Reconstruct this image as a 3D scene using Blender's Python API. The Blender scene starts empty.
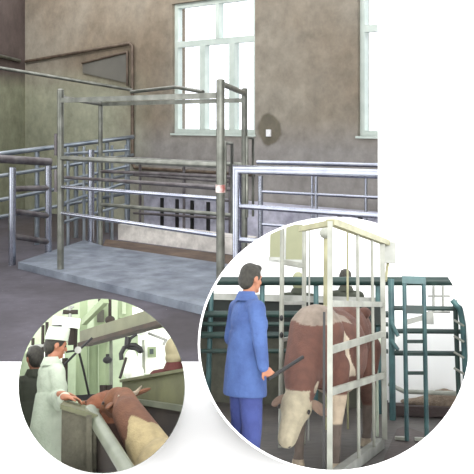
import bpy, bmesh, math, random
from mathutils import Vector, Matrix, Quaternion
random.seed(7)
C = bpy.context.scene.collection
V = Vector
F = 800.0; CX = 237.0; HY = 120.0        # focal length in pixels, principal column, horizon row
K = 2.5                                   # size of the large barn hall
CAM = V((0, 0, 1.72*K))

# ------------------------------------------------------------------ materials
def lin(c):
    r = []
    for x in c:
        x = x/255.0
        r.append(x/12.92 if x <= .04045 else ((x+.055)/1.055)**2.4)
    return r
def mat(name, c, rough=.7, metal=0., c2=None, scale=3., bump=0., detail=4., spec=.5, lo=.35, hi=.65, stretch=None):
    m = bpy.data.materials.new(name); m.use_nodes = True
    nt = m.node_tree; p = nt.nodes['Principled BSDF']
    p.inputs['Roughness'].default_value = rough; p.inputs['Metallic'].default_value = metal
    p.inputs['Specular IOR Level'].default_value = spec
    if c2 is None: c2 = tuple(min(255, x*.88) for x in c)
    tc = nt.nodes.new('ShaderNodeTexCoord'); n = nt.nodes.new('ShaderNodeTexNoise')
    n.inputs['Scale'].default_value = scale; n.inputs['Detail'].default_value = detail
    if stretch:
        mp = nt.nodes.new('ShaderNodeMapping'); mp.inputs['Scale'].default_value = stretch
        nt.links.new(tc.outputs['Object'], mp.inputs[0]); nt.links.new(mp.outputs[0], n.inputs['Vector'])
    else: nt.links.new(tc.outputs['Object'], n.inputs['Vector'])
    cr = nt.nodes.new('ShaderNodeValToRGB')
    cr.color_ramp.elements[0].position = lo; cr.color_ramp.elements[1].position = hi
    cr.color_ramp.elements[0].color = lin(c2)+[1]; cr.color_ramp.elements[1].color = lin(c)+[1]
    nt.links.new(n.outputs['Fac'], cr.inputs[0]); nt.links.new(cr.outputs[0], p.inputs['Base Color'])
    if bump:
        b = nt.nodes.new('ShaderNodeBump'); b.inputs['Strength'].default_value = bump; b.inputs['Distance'].default_value = .02
        n2 = nt.nodes.new('ShaderNodeTexNoise'); n2.inputs['Scale'].default_value = scale*6
        nt.links.new(tc.outputs['Object'], n2.inputs['Vector'])
        nt.links.new(n2.outputs['Fac'], b.inputs['Height']); nt.links.new(b.outputs[0], p.inputs['Normal'])
    return m
def coat_mat(name):
    m = mat(name, (200,180,150), .85, bump=.3, scale=14)
    nt = m.node_tree; p = nt.nodes['Principled BSDF']
    a = nt.nodes.new('ShaderNodeVertexColor'); a.layer_name = 'coat'
    cr = [n for n in nt.nodes if n.type == 'VALTORGB'][0]
    cr.color_ramp.elements[0].color = (.75,.75,.75,1); cr.color_ramp.elements[1].color = (1,1,1,1)
    mx = nt.nodes.new('ShaderNodeMix'); mx.data_type = 'RGBA'; mx.blend_type = 'MULTIPLY'; mx.inputs[0].default_value = 1
    nt.links.new(a.outputs[0], mx.inputs[6]); nt.links.new(cr.outputs[0], mx.inputs[7])
    nt.links.new(mx.outputs[2], p.inputs['Base Color'])
    return m
def glass_mat():
    m = bpy.data.materials.new('window_glass'); m.use_nodes = True; nt = m.node_tree; nt.nodes.clear()
    o = nt.nodes.new('ShaderNodeOutputMaterial'); mx = nt.nodes.new('ShaderNodeMixShader')
    t = nt.nodes.new('ShaderNodeBsdfTransparent'); g = nt.nodes.new('ShaderNodeBsdfGlossy')
    g.inputs['Roughness'].default_value = .05; t.inputs[0].default_value = (.97,.98,1,1)
    n = nt.nodes.new('ShaderNodeTexNoise'); n.inputs['Scale'].default_value = .8
    mr = nt.nodes.new('ShaderNodeMapRange'); mr.inputs[3].default_value = .04; mr.inputs[4].default_value = .08
    nt.links.new(n.outputs['Fac'], mr.inputs[0]); nt.links.new(mr.outputs[0], mx.inputs[0])
    nt.links.new(t.outputs[0], mx.inputs[1]); nt.links.new(g.outputs[0], mx.inputs[2]); nt.links.new(mx.outputs[0], o.inputs[0])
    return m

# ------------------------------------------------------------------ rooms: local frames
class Room:
    def __init__(s, k, h, R, ell=None, near=None):
        s.k, s.h, s.R, s.ell, s.near = k, h, R, ell, near
        s.M = Matrix.Translation(CAM) @ R.to_4x4() @ Matrix.Translation(V((0,0,-h*k)))
    def ray(s, px, py):
        return s.R.transposed() @ V(((px-CX)/F, 1, (HY-py)/F))
    def at(s, px, py, D=None, z=0.):          # pixel + distance, or pixel + height above the room's floor
        d = s.ray(px, py)
        t = D/d.y if D is not None else (z-s.h)/d.z
        return V((d.x*t, d.y*t, s.h+d.z*t))
    def px(s, p):
        w = s.M @ (V(p)*s.k) - CAM
        return (CX+F*w.x/w.y, HY-F*w.z/w.y)
def frame(px, py):
    f = V(((px-CX)/F, 1, (HY-py)/F)).normalized()
    r = f.cross(V((0,0,1))).normalized(); u = r.cross(f)
    return Matrix((r, f, u)).transposed()
A = Room(K, 1.72, Matrix.Identity(3))
ELLB = (334.5, 344.5, 134.6, 125.6); ELLC = (101.7, 386, 83.0, 87.1)
B = Room(1., 1.39, frame(335, 303), ELLB, 5.45)
Cc = Room(1., 1.55, frame(101, 365), ELLC, 4.75)
FARCLIP = 13.25

# ------------------------------------------------------------------ mesh building
class MB:
    def __init__(s): s.v = []; s.f = []; s.sm = []
    def add(s, vs, fs, smooth=False):
        n = len(s.v); s.v += [V(x) for x in vs]; s.f += [tuple(i+n for i in f) for f in fs]; s.sm += [smooth]*len(fs); return s
    def box(s, c, size, rot=None):
        c = V(c); hx, hy, hz = [x/2 for x in size]
        vs = [V((x,y,z)) for x in (-hx,hx) for y in (-hy,hy) for z in (-hz,hz)]
        if rot is not None: vs = [rot @ v for v in vs]
        return s.add([v+c for v in vs], [(0,1,3,2),(4,6,7,5),(0,4,5,1),(2,3,7,6),(0,2,6,4),(1,5,7,3)])
    def hexa(s, a, b):                        # two quads (lists of four points) joined into a solid
        return s.add(list(a)+list(b), [(3,2,1,0),(4,5,6,7),(0,1,5,4),(1,2,6,5),(2,3,7,6),(3,0,4,7)])
    def beam(s, p, q, w, h, up=V((0,0,1))):   # rectangular bar from p to q
        p, q = V(p), V(q); d = (q-p).normalized(); r = d.cross(up).normalized()*w/2; u = r.cross(d).normalized()*h/2
        return s.hexa([p-r-u, p+r-u, p+r+u, p-r+u], [q-r-u, q+r-u, q+r+u, q-r+u])
    def prism(s, poly, off):
        n = len(poly); off = V(off); vs = [V(p) for p in poly]; vs += [v+off for v in vs]
        return s.add(vs, [tuple(range(n))[::-1], tuple(range(n, 2*n))]+[(i,(i+1)%n,(i+1)%n+n,i+n) for i in range(n)])
    def path(s, pts, r, n=12, flat=1.):
        pts = [V(p) for p in pts]; rs = r if isinstance(r, (list, tuple)) else [r]*len(pts)
        T = []
        for i in range(len(pts)):
            a = (pts[i]-pts[i-1]).normalized() if i else None
            b = (pts[i+1]-pts[i]).normalized() if i < len(pts)-1 else None
            T.append((a or b, b or a))
        d0 = T[0][1]; nrm = d0.orthogonal().normalized(); vs = []
        for i, p in enumerate(pts):
            a, b = T[i]
            t = (a+b).normalized()
            c = max(.35, t.dot(a))
            if i:
                q = T[i-1][1].rotation_difference(a); nrm = (q @ nrm).normalized()
            n1 = nrm - nrm.dot(a)*a; n1.normalize(); n2 = a.cross(n1)
            for k in range(n):
                o = (n1*math.cos(2*math.pi*k/n)+n2*math.sin(2*math.pi*k/n))*rs[i]
                o = o - a*(o.dot(t)/t.dot(a)) if c > .36 else o
                vs.append(p+o)
            nrm = (a.rotation_difference(b) @ n1).normalized() if (b-a).length > 1e-6 else n1
        fs = [(i*n+k, i*n+(k+1)%n, (i+1)*n+(k+1)%n, (i+1)*n+k) for i in range(len(pts)-1) for k in range(n)]
        m = len(s.v); s.add(vs, fs, True)
        s.add(vs[:n], [tuple(range(n))[::-1]]); s.add(vs[-n:], [tuple(range(n))])
        return s
    def tube(s, p, q, r, n=12): return s.path([p, q], r, n)
    def ell(s, c, rad, rot=None, n=16, m=10):
        c = V(c); vs = []; fs = []
        for i in range(m+1):
            th = math.pi*i/m
            if i in (0, m):
                vs.append(V((0,0,math.cos(th)*rad[2]))); continue
            for k in range(n):
                ph = 2*math.pi*k/n
                vs.append(V((math.sin(th)*math.cos(ph)*rad[0], math.sin(th)*math.sin(ph)*rad[1], math.cos(th)*rad[2])))
        R = lambda i, k: 1+(i-1)*n+k % n
        for k in range(n):
            fs.append((0, R(1,k), R(1,k+1))); fs.append((len(vs)-1, R(m-1,k+1), R(m-1,k)))
            for i in range(1, m-1): fs.append((R(i,k), R(i+1,k), R(i+1,k+1), R(i,k+1)))
        if rot is not None: vs = [rot @ v for v in vs]
        return s.add([v+c for v in vs], fs, True)
    def cap(s, p, q, r1, r2, n=14):           # tapered capsule
        p, q = V(p), V(q); d = q-p; L = d.length
        if L < 1e-5: return s.ell(p, (r1,)*3)
        d /= L; a = d.orthogonal().normalized(); b = d.cross(a); prof = []
        for i in range(1, 5): prof.append((p-d*r1*math.cos(math.pi/2*i/4), r1*math.sin(math.pi/2*i/4)))
        for i in range(1, 4): prof.append((p+d*L*i/4, r1+(r2-r1)*i/4))
        for i in range(0, 4): prof.append((q+d*r2*math.sin(math.pi/2*i/4), r2*math.cos(math.pi/2*i/4)))
        vs = [c+(a*math.cos(2*math.pi*k/n)+b*math.sin(2*math.pi*k/n))*r for c, r in prof for k in range(n)]
        N = len(prof); fs = [(i*n+k, i*n+(k+1)%n, (i+1)*n+(k+1)%n, (i+1)*n+k) for i in range(N-1) for k in range(n)]
        vs += [p-d*r1, q+d*r2]; e = len(vs)
        fs += [(e-2, (k+1)%n, k) for k in range(n)]+[(e-1, (N-1)*n+k, (N-1)*n+(k+1)%n) for k in range(n)]
        return s.add(vs, fs, True)
    def chain(s, pts, rs):
        for i in range(len(pts)-1): s.cap(pts[i], pts[i+1], rs[i], rs[i+1])
        return s

def tag(o, label, cat, group=None):
    o['label'] = label; o['category'] = cat
    if group: o['group'] = group
    return o
def conv_planes(room):
    cx, cy, rx, ry = room.ell; n = 80; out = []
    pts = [V(((cx+rx*math.cos(2*math.pi*i/n)-CX)/F, 1, (HY-(cy+ry*math.sin(2*math.pi*i/n)))/F)) for i in range(n)]
    ctr = V(((cx-CX)/F, 1, (HY-cy)/F))
    for i in range(n):
        nn = pts[i].cross(pts[(i+1)%n]).normalized()
        if nn.dot(ctr) > 0: nn = -nn
        out.append((CAM.copy(), nn))
    out.append((CAM+V((0, room.near, 0)), V((0,-1,0)))); out.append((CAM+V((0, FARCLIP, 0)), V((0,1,0))))
    return out
PLANES = {id(B): conv_planes(B), id(Cc): conv_planes(Cc)}
def clip(me, MW, room):
    if room.ell is None: return
    inv = MW.inverted(); R3 = MW.to_3x3()
    bm = None
    for co, no in PLANES[id(room)]:
        c = inv @ co; n = (R3.transposed() @ no).normalized()
        src = me.vertices if bm is None else bm.verts
        if not any((v.co-c).dot(n) > 1e-5 for v in src): continue
        if bm is None: bm = bmesh.new(); bm.from_mesh(me)
        res = bmesh.ops.bisect_plane(bm, geom=bm.verts[:]+bm.edges[:]+bm.faces[:], plane_co=c, plane_no=n, clear_outer=True)
        if not bm.verts: break
    if bm is not None: bm.to_mesh(me); bm.free()

def empty(room, name, loc, label, cat, group=None):
    o = bpy.data.objects.new(name, None); C.objects.link(o); o.empty_display_size = .1
    o.matrix_world = room.M @ Matrix.Translation(V(loc)*room.k)
    o['_o'] = 0; del o['_o']
    ORG[o.name] = V(loc); return tag(o, label, cat, group)
ORG = {}
def build(room, mb, name, m, parent=None, loc=None, label=None, cat=None, group=None, kind=None, remesh=None, smooth=4, paint=None):
    loc = V(ORG[parent.name]) if parent is not None else V(loc if loc is not None else (0,0,0))
    me = bpy.data.meshes.new(name)
    me.from_pydata([(v-loc)*room.k for v in mb.v], [], mb.f)
    me.polygons.foreach_set('use_smooth', mb.sm); me.materials.append(m)
    o = bpy.data.objects.new(name, me); C.objects.link(o)
    if remesh:
        md = o.modifiers.new('r', 'REMESH'); md.mode = 'VOXEL'; md.voxel_size = remesh*room.k; md.use_smooth_shade = True
        if smooth:
            s2 = o.modifiers.new('s', 'SMOOTH'); s2.iterations = smooth; s2.factor = .5
        dg = bpy.context.evaluated_depsgraph_get(); dg.update()
        me2 = bpy.data.meshes.new_from_object(o.evaluated_get(dg)); o.modifiers.clear(); o.data = me2
        bpy.data.meshes.remove(me); me = me2; me.name = name
        me.materials.clear(); me.materials.append(m)
    if paint:
        ca = me.color_attributes.new('coat', 'FLOAT_COLOR', 'POINT')
        for i, v in enumerate(me.vertices): ca.data[i].color = lin(paint(v.co/room.k+loc))+[1]
    MW = room.M @ Matrix.Translation(loc*room.k)
    clip(me, MW, room)
    if not remesh:
        bm = bmesh.new(); bm.from_mesh(me); bmesh.ops.recalc_face_normals(bm, faces=bm.faces[:]); bm.to_mesh(me); bm.free()
    if parent is not None:
        o.parent = parent; ORG[o.name] = loc
    else:
        o.matrix_world = MW; ORG[o.name] = loc
    if label and cat: tag(o, label, cat, group)
    elif label: o['label'] = label
    if kind: o['kind'] = kind
    return o
def struct(room, mb, name, m, loc=(0,0,0)): return build(room, mb, name, m, loc=loc, kind='structure')

# ------------------------------------------------------------------ palette
M = {}
M['page'] = mat('white_paint', (251,251,251), .9, c2=(249,249,249), scale=1.)
M['steel'] = mat('galvanised_pipe', (182,186,198), .22, .95, c2=(158,162,176), scale=1.5)
M['steel_dull'] = mat('dull_grey_pipe', (134,136,128), .36, .6, c2=(102,104,97), scale=3)
M['steel_dark'] = mat('brown_grey_pipe', (118,114,116), .45, .5, c2=(84,78,80), scale=3)
M['steel_blue'] = mat('bluish_pipe', (164,172,180), .3, .75, c2=(128,138,148), scale=1.5)
M['rust_pipe'] = mat('old_wall_pipe', (112,98,84), .6, .2, c2=(80,68,58), scale=3)
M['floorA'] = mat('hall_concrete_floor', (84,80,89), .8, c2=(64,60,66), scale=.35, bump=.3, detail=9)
M['slabA'] = mat('worn_blue_grey_slab', (120,128,138), .6, c2=(92,98,110), scale=1.4, bump=.4, detail=9)
M['mud'] = mat('brown_muddy_strip', (98,82,70), .9, c2=(68,56,50), scale=.8, bump=.5)
M['ledge'] = mat('pale_concrete', (214,210,204), .8, c2=(184,180,176), scale=1.2, bump=.4)
M['tile'] = mat('whitish_trough_block', (186,186,200), .6, c2=(156,156,172), scale=2)
M['black'] = mat('matt_black', (26,26,26), .6)
M['frame'] = mat('pale_window_frame', (206,216,208), .5, c2=(192,204,196), scale=2)
M['socket'] = mat('white_plastic', (245,245,245), .4, c2=(238,238,238))
M['glass'] = glass_mat()
M['ceil'] = mat('hall_ceiling', (120,105,92), .9, scale=1)

def wall_mat():
    m = mat('stained_plaster_wall', (150,143,130), .9, c2=(130,117,100), scale=.16, bump=.35, detail=10, lo=.38, hi=.62)
    nt = m.node_tree; p = nt.nodes['Principled BSDF']; cr = [n for n in nt.nodes if n.type == 'VALTORGB'][0]
    tc = [n for n in nt.nodes if n.type == 'TEX_COORD'][0]
    sx = nt.nodes.new('ShaderNodeSeparateXYZ'); nt.links.new(tc.outputs['Object'], sx.inputs[0])
    def mr(sock, a, b):
        n = nt.nodes.new('ShaderNodeMapRange'); n.inputs[1].default_value = a; n.inputs[2].default_value = b
        nt.links.new(sock, n.inputs[0]); return n.outputs[0]
    def mul(a, b):
        n = nt.nodes.new('ShaderNodeMath'); n.operation = 'MULTIPLY'; nt.links.new(a, n.inputs[0]); nt.links.new(b, n.inputs[1]); return n.outputs[0]
    def mixc(fac, base, col):
        n = nt.nodes.new('ShaderNodeMix'); n.data_type = 'RGBA'; nt.links.new(fac, n.inputs[0]); nt.links.new(base, n.inputs[6])
        n.inputs[7].default_value = lin(col)+[1]; return n.outputs[2]
    c = cr.outputs[0]
    c = mixc(mr(sx.outputs['Z'], 1.75*K, 1.3*K), c, (146,142,138))                    # grey dado
    c = mixc(mul(mr(sx.outputs['X'], -1.3*K, -2.3*K), mr(sx.outputs['Z'], 2.7*K, 2.1*K)), c, (178,180,158))   # pale green wash
    # damp stain round the socket
    vs = nt.nodes.new('ShaderNodeVectorMath'); vs.operation = 'SUBTRACT'; nt.links.new(tc.outputs['Object'], vs.inputs[0])
    P = SOCK*K; vs.inputs[1].default_value = (P.x, P.y, P.z+.05*K)
    v2 = nt.nodes.new('ShaderNodeVectorMath'); v2.operation = 'MULTIPLY'; nt.links.new(vs.outputs[0], v2.inputs[0]); v2.inputs[1].default_value = (1.25/K,0,.95/K)
    vl = nt.nodes.new('ShaderNodeVectorMath'); vl.operation = 'LENGTH'; nt.links.new(v2.outputs[0], vl.inputs[0])
    nz = nt.nodes.new('ShaderNodeTexNoise'); nz.inputs['Scale'].default_value = 1.6; nt.links.new(tc.outputs['Object'], nz.inputs['Vector'])
    ad = nt.nodes.new('ShaderNodeMath'); ad.operation = 'MULTIPLY_ADD'; nt.links.new(nz.outputs['Fac'], ad.inputs[0]); ad.inputs[1].default_value = .12; nt.links.new(vl.outputs['Value'], ad.inputs[2])
    c = mixc(mr(ad.outputs[0], .285, .245), c, (112,106,92))
    nt.links.new(c, p.inputs['Base Color']); return m

# ================================================================== THE PAGE-WHITE WALL WITH ITS RECTANGULAR OPENING
PD = 13.6
def W(px, py, d): return V(((px-CX)/F*d, d, (HY-py)/F*d))+CAM
class World: pass
Wd = Room(1., 0., Matrix.Identity(3)); Wd.M = Matrix.Identity(4)
L, Rr, T, Bt = -34, 378.4, -26, 362.6
OL, OR, OT, OB = -560, 1000, -500, 372.0
OB = HY+F*CAM.z/PD                         # the wall stands on the ground
mb = MB()
for a, b, c, d in ((OL,OT,L,OB), (Rr,OT,OR,OB), (L,OT,Rr,T), (L,Bt,Rr,OB)):
    q = [W(a,b,PD), W(c,b,PD), W(c,d,PD), W(a,d,PD)]
    mb.prism(q, (0,.05,0))
struct(Wd, mb, 'wall_front', M['page'])
mb = MB(); mb.box((3, 4, -.06), (60, 19.2, .1))
struct(Wd, mb, 'floor_forecourt', M['page'])

# ================================================================== HALL A
def tw(px): k = (px-CX)/F; return (-.57-12.3*k)/(.7605+.6494*k)
def PW(t, z, off=0.): return V((-.57-.7605*t-.6494*off, 12.3+.6494*t-.7605*off, z))   # off > 0: towards the camera
t0 = tw(269); SOCK = PW(t0, 0); SOCK.z = 1.72-(133-120)/800*SOCK.y
M['wallA'] = wall_mat()
def patch(m, P, sx_, sy_, col):
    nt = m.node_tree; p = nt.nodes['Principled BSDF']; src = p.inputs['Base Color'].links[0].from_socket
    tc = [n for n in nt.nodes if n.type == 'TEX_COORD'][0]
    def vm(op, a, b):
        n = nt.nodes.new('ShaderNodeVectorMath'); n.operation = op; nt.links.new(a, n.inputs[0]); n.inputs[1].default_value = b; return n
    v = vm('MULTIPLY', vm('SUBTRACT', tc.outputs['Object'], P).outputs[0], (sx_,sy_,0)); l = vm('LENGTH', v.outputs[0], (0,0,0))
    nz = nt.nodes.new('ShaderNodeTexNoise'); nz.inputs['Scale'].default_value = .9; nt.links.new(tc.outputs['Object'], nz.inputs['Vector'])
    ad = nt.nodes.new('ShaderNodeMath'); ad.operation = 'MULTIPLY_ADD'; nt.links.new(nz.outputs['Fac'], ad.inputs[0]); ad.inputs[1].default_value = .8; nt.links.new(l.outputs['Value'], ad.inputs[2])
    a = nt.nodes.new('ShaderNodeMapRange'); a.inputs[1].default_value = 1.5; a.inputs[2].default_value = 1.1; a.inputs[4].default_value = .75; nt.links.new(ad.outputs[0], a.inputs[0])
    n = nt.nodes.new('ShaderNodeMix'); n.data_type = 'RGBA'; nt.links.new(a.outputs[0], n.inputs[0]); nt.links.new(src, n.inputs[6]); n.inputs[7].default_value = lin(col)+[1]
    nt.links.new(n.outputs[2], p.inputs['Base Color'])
P_ = A.at(196,330,z=0)*K; patch(M['floorA'], P_, .8, .5, (52,47,50))  # floor colour turns darker in an ellipse with a noisy edge
P_ = A.at(75,225,z=0)*K; patch(M['floorA'], P_, .35, .22, (66,56,52))
w1a, w1b, w2a = tw(172), tw(255), tw(357.5)
zt, zb = 3.56, 1.51
tcorner = tw(25); tend = -6.2; H = 4.6; TH = -.3
def wallseg(mb, ta, tb, z0, z1, o0=0., o1=TH):
    mb.hexa([PW(ta,z0,o0), PW(tb,z0,o0), PW(tb,z1,o0), PW(ta,z1,o0)], [PW(ta,z0,o1), PW(tb,z0,o1), PW(tb,z1,o1), PW(ta,z1,o1)])
w2b = w2a-(w1a-w1b)
mb = MB()
wallseg(mb, tcorner+.3, w1a, 0, H); wallseg(mb, w1b, w2a, 0, H); wallseg(mb, w2b, tend, 0, H)
for a, b in ((w1a,w1b), (w2a,w2b)): wallseg(mb, a, b, 0, zb); wallseg(mb, a, b, zt, H)
struct(A, mb, 'wall_back', M['wallA'])
cn = PW(tcorner, 0)
M['wallL'] = mat('shaded_stained_plaster', (104,92,88), .9, c2=(84,72,70), scale=.25, bump=.3, detail=8)  # left wall's shade is put into this darker plaster colour
def two_tone(m, z0, z1, col):
    nt = m.node_tree; p = nt.nodes['Principled BSDF']; cr = [n for n in nt.nodes if n.type == 'VALTORGB'][0]
    tc = [n for n in nt.nodes if n.type == 'TEX_COORD'][0]; sx = nt.nodes.new('ShaderNodeSeparateXYZ'); nt.links.new(tc.outputs['Object'], sx.inputs[0])
    a = nt.nodes.new('ShaderNodeMapRange'); a.inputs[1].default_value = z0; a.inputs[2].default_value = z1; nt.links.new(sx.outputs['Z'], a.inputs[0])
    n = nt.nodes.new('ShaderNodeMix'); n.data_type = 'RGBA'; nt.links.new(a.outputs[0], n.inputs[0]); nt.links.new(cr.outputs[0], n.inputs[6]); n.inputs[7].default_value = lin(col)+[1]
    nt.links.new(n.outputs[2], p.inputs['Base Color'])
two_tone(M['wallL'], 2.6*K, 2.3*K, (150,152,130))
mb = MB(); e = cn+V((-.62*1.6, -6.5, 0))
mb.hexa([cn, e, e+V((0,0,H)), cn+V((0,0,H))], [cn+V((-.3,0,0)), e+V((-.3,0,0)), e+V((-.3,0,H)), cn+V((-.3,0,H))])
struct(A, mb, 'wall_left', M['wallL'])
mb = MB(); e2 = PW(tend, 0)
mb.hexa([e2, V((e2.x+.4,5.5,0)), V((e2.x+.4,5.5,H)), e2+V((0,0,H))], [e2+V((.3,0,0)), V((e2.x+.7,5.5,0)), V((e2.x+.7,5.5,H)), e2+V((.3,0,H))])
struct(A, mb, 'wall_right', M['wallL'])
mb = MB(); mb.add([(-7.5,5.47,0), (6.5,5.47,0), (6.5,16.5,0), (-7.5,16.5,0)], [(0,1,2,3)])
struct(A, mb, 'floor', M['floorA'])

def window(n, ta, tb, splits):
    p = PW((ta+tb)/2, zb)
    w = bpy.data.objects.new('window_%d' % n, None); C.objects.link(w); w.matrix_world = A.M @ Matrix.Translation(p*K)
    w['kind'] = 'structure'; ORG[w.name] = p
    m = MB(); s = .07; o0, o1 = -.06, -.16
    wallseg(m, ta, ta-s, zb, zt, o0, o1); wallseg(m, tb+s, tb, zb, zt, o0, o1)
    wallseg(m, ta-s, tb+s, zb, zb+s, o0, o1); wallseg(m, ta-s, tb+s, zt-s, zt, o0, o1); wallseg(m, ta-s, tb+s, 2.87, 2.87+.09, o0, o1)
    build(A, m, 'window_frame', M['frame'], w)
    for (c, wd, lo) in splits:
        m = MB(); wallseg(m, c+wd/2, c-wd/2, (zb+s if lo else 2.96), (2.87 if lo else zt-s), o0+.01, o1); build(A, m, 'mullion', M['frame'], w)
    m = MB(); wallseg(m, ta-.03, tb+.03, zb+.03, zt-.03, -.105, -.115); build(A, m, 'pane', M['glass'], w)
    m = MB(); wallseg(m, ta+.02, tb-.02, zb-.03, zb, .02, -.1); build(A, m, 'window_sill', M['frame'], w)
window(1, w1a, w1b, [(tw(215),.07,0), (tw(200),.11,1), (tw(229.5),.11,1)])
window(2, w2a, w2b, [(tw(357.5)-1.1,.07,0), (w2a-.55,.1,1), (w2a-1.15,.1,1)])

m = MB(); wallseg(m, t0+.04, t0-.04, SOCK.z-.05, SOCK.z+.05, .02, 0)
s_ = build(A, m, 'wall_socket', M['socket'], loc=SOCK, label='small white socket plate in the damp stain on the back wall', cat='socket')
# pipes on the wall
def pa(px, py, D): return A.at(px, py, D)
def onw(px, py, off=.05):
    p = PW(tw(px), 0, off); return V((p.x, p.y, 1.72-(py-120)/800*p.y))
m = MB(); m.path([onw(28,61.5), onw(132,43.5), onw(134.5,46), onw(134.5,163), onw(137,168), onw(256,175)], .028, 10)
build(A, m, 'drain_pipe', M['rust_pipe'], loc=onw(134,168), label='brown wall pipe that drops beside the window then runs low along the wall', cat='pipe')
m = MB(); m.tube(cn+V((-.02,-.3,2.83)), V((cn.x-.4,cn.y-3.0,2.9)), .03, 10)
build(A, m, 'wall_pipe', M['steel_dull'], loc=cn, label='short pale pipe on the dark left wall running into the corner', cat='pipe')
m = MB(); m.tube(pa(-30,63,12.2), pa(132,90,13.1), .028, 10)
build(A, m, 'overhead_pipe', M['steel_dull'], loc=pa(132,90,13.1), label='long straight pipe sloping down from the left edge above the left fence', cat='pipe')
m = MB(); m.hexa([onw(84,64,.0), onw(128,53.5,.0), onw(128,83,.0), onw(84,73,.0)], [onw(84,64,.03), onw(128,53.5,.03), onw(128,83,.03), onw(84,73,.03)])
M['niche'] = mat('grey_painted_board', (122,120,112), .8, c2=(104,102,96), scale=.6)
bd = build(A, m, 'wall_board', M['niche'], loc=onw(128,70), label='grey tapering board on the wall under the corner of the brown pipe', cat='board')
m = MB(); m.path([onw(84,63,.04), onw(129,52,.04), onw(129,86,.04)], .022, 8)
build(A, m, 'board_edging', M['rust_pipe'], bd)

# trough along the wall with dark slots
tq = empty(A, 'feed_trough', PW(tw(190),0,.2), 'low whitish trough wall with dark slots running along the foot of the back wall', 'trough')
m = MB(); wallseg(m, tw(160), tend+.2, 0, .55, .35, .05); build(A, m, 'trough_wall', M['tile'], tq)
for px in (178.5, 193.5, 208.5, 224.5, 355, 375):
    t = tw(px); m = MB(); wallseg(m, t+.03, t-.03, .08, .52, .37, .34); build(A, m, 'slot', M['black'], tq)

# platform slab, mud strip, ledge
z = .08
FL, FM, FR = A.at(18,262,z=z), A.at(100,282,z=z), A.at(236,314,z=z)
BL, BM, BR = A.at(84,240,z=z), A.at(104,246,z=z), A.at(256,268,z=z)
m = MB(); P = [FL, FM, FR, BR, BM, BL]; m.prism([p-V((0,0,z-.002)) for p in P], (0,0,z-.002))
build(A, m, 'floor_slab', M['slabA'], loc=FL, label='raised blue grey concrete slab that the tall cage stands on', cat='platform')
a, b, c, d = A.at(106,240.5,z=.01), A.at(250,259.5,z=.01), A.at(250,272,z=.01), A.at(100,251,z=.01)
m = MB(); m.prism([a,b,c+V((0,.1,0)),d+V((0,.1,0))], (0,0,.02))
build(A, m, 'mud_strip', M['mud'], loc=a, label='brown muddy channel bed between the slab and the pale ledge', cat='channel')
m = MB()
l0, l1 = A.at(118,239.6,z=0.), A.at(250,257,z=0.)
dz = V((0,0,.22)); bk = V((.1,.42,0))
m.hexa([l0, l1, l1+dz, l0+dz], [l0+bk, l1+bk, l1+bk+dz*.9, l0+bk+dz*.9])
build(A, m, 'kerb_ledge', M['ledge'], loc=l0, label='pale concrete ledge behind the brown channel, inside the cage rails', cat='ledge')

# tall cage
def foot(px, D, z=.0): p = A.at(px, 120, D); p.z = z; return p
NL, NR, FLc, FRc = foot(60.5,8.8,.082), foot(220.5,7.3,.082), foot(100.5,10.6,.0), foot(244.5,9.3,.035)
cage = empty(A, 'livestock_cage', NL, 'tall grey pipe cage with long side rails standing on the raised slab', 'cage')
def up(p, z): return V((p.x, p.y, z))
for p, zt_, r in ((NL,2.05,.036), (NR,2.08,.04), (FLc,1.98,.03), (FRc,2.08,.036)):
    m = MB(); m.tube(up(p,p.z), up(p,zt_), r); m.ell(up(p,zt_), (r,r,r*.4)); build(A, m, 'post', M['steel_dull'], cage)
def rail(a, b, za, zb, r, mt='steel_dull', par=cage, nm='rail'):
    m = MB(); m.tube(up(a,za), up(b,zb), r); return build(A, m, nm, M[mt], par)
m = MB(); m.beam(up(NL,1.935), up(NR,1.945), .05, .052); build(A, m, 'top_beam', M['steel_dull'], cage)
m = MB(); m.beam(up(FLc,1.93), up(FRc,1.95), .05, .05); build(A, m, 'top_beam', M['steel_dull'], cage)
rail(NR, FRc, 2.055, 2.03, .028, nm='end_beam'); rail(NL, FLc, 1.97, 1.93, .025, nm='end_beam')
for (za, zb_, r) in ((1.30,1.305,.027), (.985,1.0,.021), (.70,.66,.021)):
    rail(NL, NR, za, zb_, r, 'steel_dull' if za > 1.2 else 'steel')
for (za, zb_, r) in ((1.22,1.2,.026), (.93,.9,.024), (.60,.60,.026), (1.04,1.05,.022)):
    rail(FLc, FRc, za, zb_, r, 'steel_dark' if r < .025 else 'steel_dull')
rail(foot(62,9.5), foot(220,7.5), 1.04, 1.09, .018, 'steel_dark')
m = MB(); g0, g1 = up(foot(226,7.9),0), up(foot(226,7.9),0)
m.path([foot(225,7.7,1.02), foot(225,7.7,1.5), foot(232,7.9,1.49), foot(232,7.9,.6)], .016, 8); build(A, m, 'end_loop', M['steel_dull'], cage)
m = MB(); m.path([foot(247,9.2,.6), foot(247,9.2,1.52), foot(253,9.3,1.51), foot(253,9.3,.6)], .016, 8); build(A, m, 'end_loop', M['steel_dull'], cage)
for dx, zz in ((-.05,1.45), (-.05,1.05)):
    m = MB(); q = NL+V((dx,0,0)); m.tube(up(q,zz-.12), up(q,zz+.12), .02); m.beam(up(q,zz-.1), up(NL,zz-.1), .02, .03); build(A, m, 'hinge', M['steel_dark'], cage)
m = MB(); m.tube(up(NR,1.06), up(NR,1.13), .047)
M['red'] = mat('rust_red_clamp', (150,70,62), .5, c2=(220,214,210), scale=6); build(A, m, 'clamp', M['red'], cage, label='rust red and white clamp')
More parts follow.
